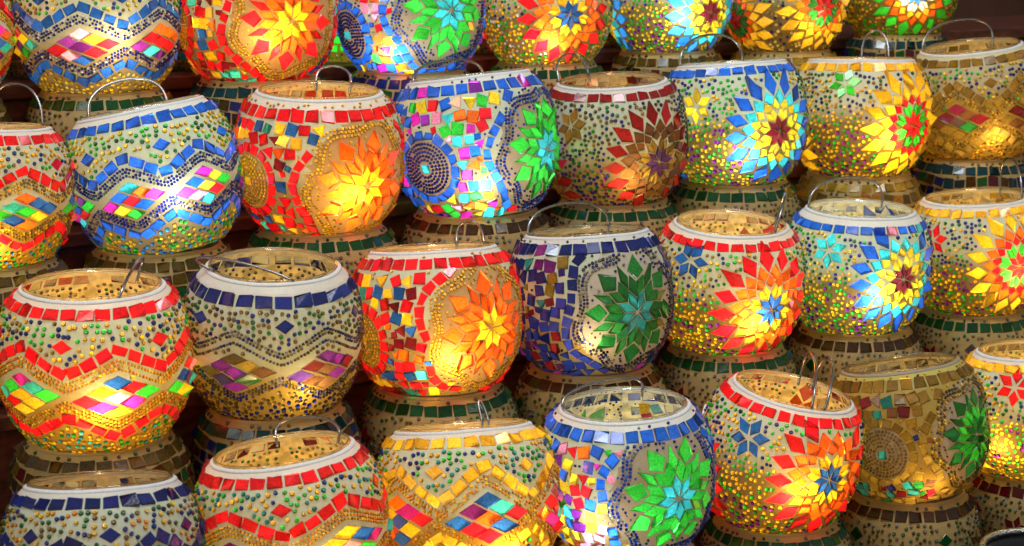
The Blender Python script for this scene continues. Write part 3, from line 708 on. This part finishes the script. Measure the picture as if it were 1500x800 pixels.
for key, kind in LOWER.items():
    l = INFO[key]; R2 = l.R * .965; topz = l.loc.z - .735 * l.R; shelf = ROW_Z[key[0]] - SHELF_DROP + .0005
    unit = (ZT + .054) + .834; sz = (topz - shelf) / (unit * R2)
    cz = shelf + .834 * R2 * sz
    stacked(kind, Vector((l.loc.x, l.loc.y, cz)), R2, sz, -l.yaw + rng.uniform(-.5, .5), 'unlit %s lantern under the %s' % (dict(zip(VAR, ('olive tiled', 'green ringed', 'dark tiled', 'brown ringed', 'yellow tiled', 'dark red ringed', 'navy tiled', 'green')))[kind], SHORT[key]))
# behind the back row
ROW_A['Z'] = ROW_A['A'] + .1245; ROW_Z['Z'] = ROW_Z['A'] + .0995
for t, kind, lab in ((.372, 'dark tiles', 'dim lantern in the gap behind the blue zigzag lantern, out of focus'), (.498, 'navy tiles', 'dim navy lantern in the gap behind the orange lantern'),
                     (.632, 'green glass', 'bright green lantern glimpsed between two back row lanterns'), (.765, 'brown ring', 'dim brown lantern behind the red sun lantern'), (.892, 'olive tiles', 'dim olive lantern behind the blue and yellow sun lantern'), (1.02, 'brown ring', 'dim lantern behind the yellow back row lantern')):
    loc = along('Z', t); R2 = .058; shelf = ROW_Z['Z'] - SHELF_DROP + .0005
    loc.z = shelf + .834 * R2
    r = stacked(kind, loc, R2, 1.0, rng.uniform(-1, 1), lab)
    if kind == 'green glass':
        ld = bpy.data.lights.new('bulb_or_fill', 'POINT'); ld.energy = .16; ld.color = (.6, 1, .4); ld.shadow_soft_size = .006
        o = bpy.data.objects.new('bulb_or_fill', ld); COL.objects.link(o); o.parent = r; o.location = (0, -.2, -.3)

# ------------------------------------------------------------------ stepped shelf
def box(name, t0, t1, a0, a1, z0, z1, mat, parent):
    V = [];
    for t in (t0, t1):
        for a in (a0, a1):
            for z in (z0, z1): V.append(tuple(DIR * t + NRM * a + Vector((0, 0, z))))
    Fq = [(0, 1, 3, 2), (4, 6, 7, 5), (0, 4, 5, 1), (2, 3, 7, 6), (0, 2, 6, 4), (1, 5, 7, 3)]
    me = new_mesh(name, V, Fq, [mat]); o = link(name, me, parent)
    bv = o.modifiers.new('bevel', 'BEVEL'); bv.width = .0015; bv.segments = 2
    return o
sh = link('stepped_shelf', None); describe(sh, 'dark red brown wooden stepped shelf under the rows of lanterns', 'shelf')
T0, T1 = -.5, 2.2
for k in 'ZABCD':
    z = ROW_Z[k] - SHELF_DROP; a = ROW_A[k]
    box('tread', T0, T1, a - .0585, a + .066, z - .012, z, M_WOOD, sh)
    box('riser', T0, T1, a - .0545, a - .0465, z - .105, z - .0125, M_WOOD, sh)
# table in front, the dark bowl standing on it
tz = ROW_Z['D'] - SHELF_DROP - .0995
fl = box('table_top', T0, T1, .55, ROW_A['D'] - .0465, tz - .02, tz, M_WOOD, None); fl['kind'] = 'structure'
bw = link('glazed_pot', None); bw.location = along('D', .903, -.062, -.118); describe(bw, 'black glazed pot with a silver beaded rim, bottom right corner', 'pot')
bb = lathe('pot_body', [(.0, -.1845), (.030, -.1845), (.034, -.180), (.046, -.14), (.052, -.09), (.050, -.045), (.043, -.018), (.041, -.004), (.038, -.002), (.036, -.014), (.042, -.05), (.044, -.09), (.03, -.15), (0, -.16)], M_DARK)
link('pot_body', bb, bw)
rim_pts = [(.0395 * math.cos(a), .0395 * math.sin(a), 0) for a in np.linspace(0, 2 * PI, 97)]
link('rim', tube('rim', rim_pts, .0026, M_SILVER, 8), bw)

# ------------------------------------------------------------------ dim things behind
bk = box('backdrop_wall', -2, 5, 3.0, 3.05, -2, 3, M_BACK, None); bk['kind'] = 'structure'
ps = link('wooden_post', None); describe(ps, 'dark brown wooden post behind the top right corner', 'post')
box('post_shaft', 1.36, 1.62, 1.80, 1.86, -.6, .6, principled('post_wood', (.06, .022, .012), .6, nscale=10, namp=.5), ps)
def cloth():
    V = []; Fq = []; nx, nz = 60, 20
    for i in range(nx + 1):
        for j in range(nz + 1):
            t = 1.16 + .26 * i / nx; z = -.25 + .6 * j / nz
            a = 1.93 + .012 * math.sin(i * .75 + j * .08) + .006 * math.sin(i * 1.9)
            V.append(tuple(DIR * t + NRM * a + Vector((0, 0, z))))
    for i in range(nx):
        for j in range(nz): q = i * (nz + 1) + j; Fq.append((q, q + nz + 1, q + nz + 2, q + 1))
    return new_mesh('hanging_cloth', V, Fq, [M_CLOTH], None, True)
cl = link('hanging_cloth', cloth()); describe(cl, 'dark purple cloth hanging in the shade behind the top right lanterns', 'cloth')

# ------------------------------------------------------------------ light
w = bpy.data.worlds.new('World'); scene.world = w; w.use_nodes = True
N = w.node_tree.nodes; L = w.node_tree.links; N.clear()
tc = N.new('ShaderNodeTexCoord'); sx = N.new('ShaderNodeSeparateXYZ'); cr = N.new('ShaderNodeValToRGB'); bg = N.new('ShaderNodeBackground'); ow = N.new('ShaderNodeOutputWorld')
nz = N.new('ShaderNodeTexNoise'); nz.inputs['Scale'].default_value = 2.5; nz.inputs['Detail'].default_value = 3
L.new(tc.outputs['Generated'], sx.inputs[0]); L.new(tc.outputs['Generated'], nz.inputs['Vector'])
mr = N.new('ShaderNodeMapRange'); mr.inputs['From Min'].default_value = -1; mr.inputs['From Max'].default_value = 1
L.new(sx.outputs['Z'], mr.inputs['Value']); L.new(mr.outputs[0], cr.inputs[0])
e = cr.color_ramp.elements; e[0].position = .35; e[0].color = (1.0, .60, .24, 1); e[1].position = .85; e[1].color = (.80, .92, 1.0, 1)
L.new(cr.outputs[0], bg.inputs['Color']); bg.inputs['Strength'].default_value = .30
L.new(bg.outputs[0], ow.inputs[0])
def area(name, loc, target, size, power, col):
    ld = bpy.data.lights.new(name, 'AREA'); ld.shape = 'RECTANGLE'; ld.size = size[0]; ld.size_y = size[1]; ld.energy = power; ld.color = col
    o = bpy.data.objects.new(name, ld); COL.objects.link(o); o.location = loc
    o.rotation_euler = (Vector(target) - Vector(loc)).to_track_quat('-Z', 'Y').to_euler()
area('ceiling_light', (.2, .75, 1.5), (.3, 1.4, -.2), (1.0, .25), 21.0, (.90, .96, 1.0))
area('sparkle_light', (-.9, .2, .9), (.3, 1.4, -.2), (.3, .3), 4.5, (1.0, .93, .82))  # small light added for sparkle on the glass

scene.view_settings.view_transform = 'Standard'; scene.view_settings.look = 'None'; scene.view_settings.exposure = 0
scene.render.engine = 'CYCLES'
cy = scene.cycles
cy.max_bounces = 6; cy.diffuse_bounces = 3; cy.glossy_bounces = 3; cy.transmission_bounces = 5; cy.transparent_max_bounces = 12
cy.caustics_reflective = False; cy.caustics_refractive = False; cy.sample_clamp_indirect = 6.0
cy.use_denoising = True
try: cy.denoiser = 'OPENIMAGEDENOISE'
except Exception: pass
print('script done', round(time.time() - T00, 1))
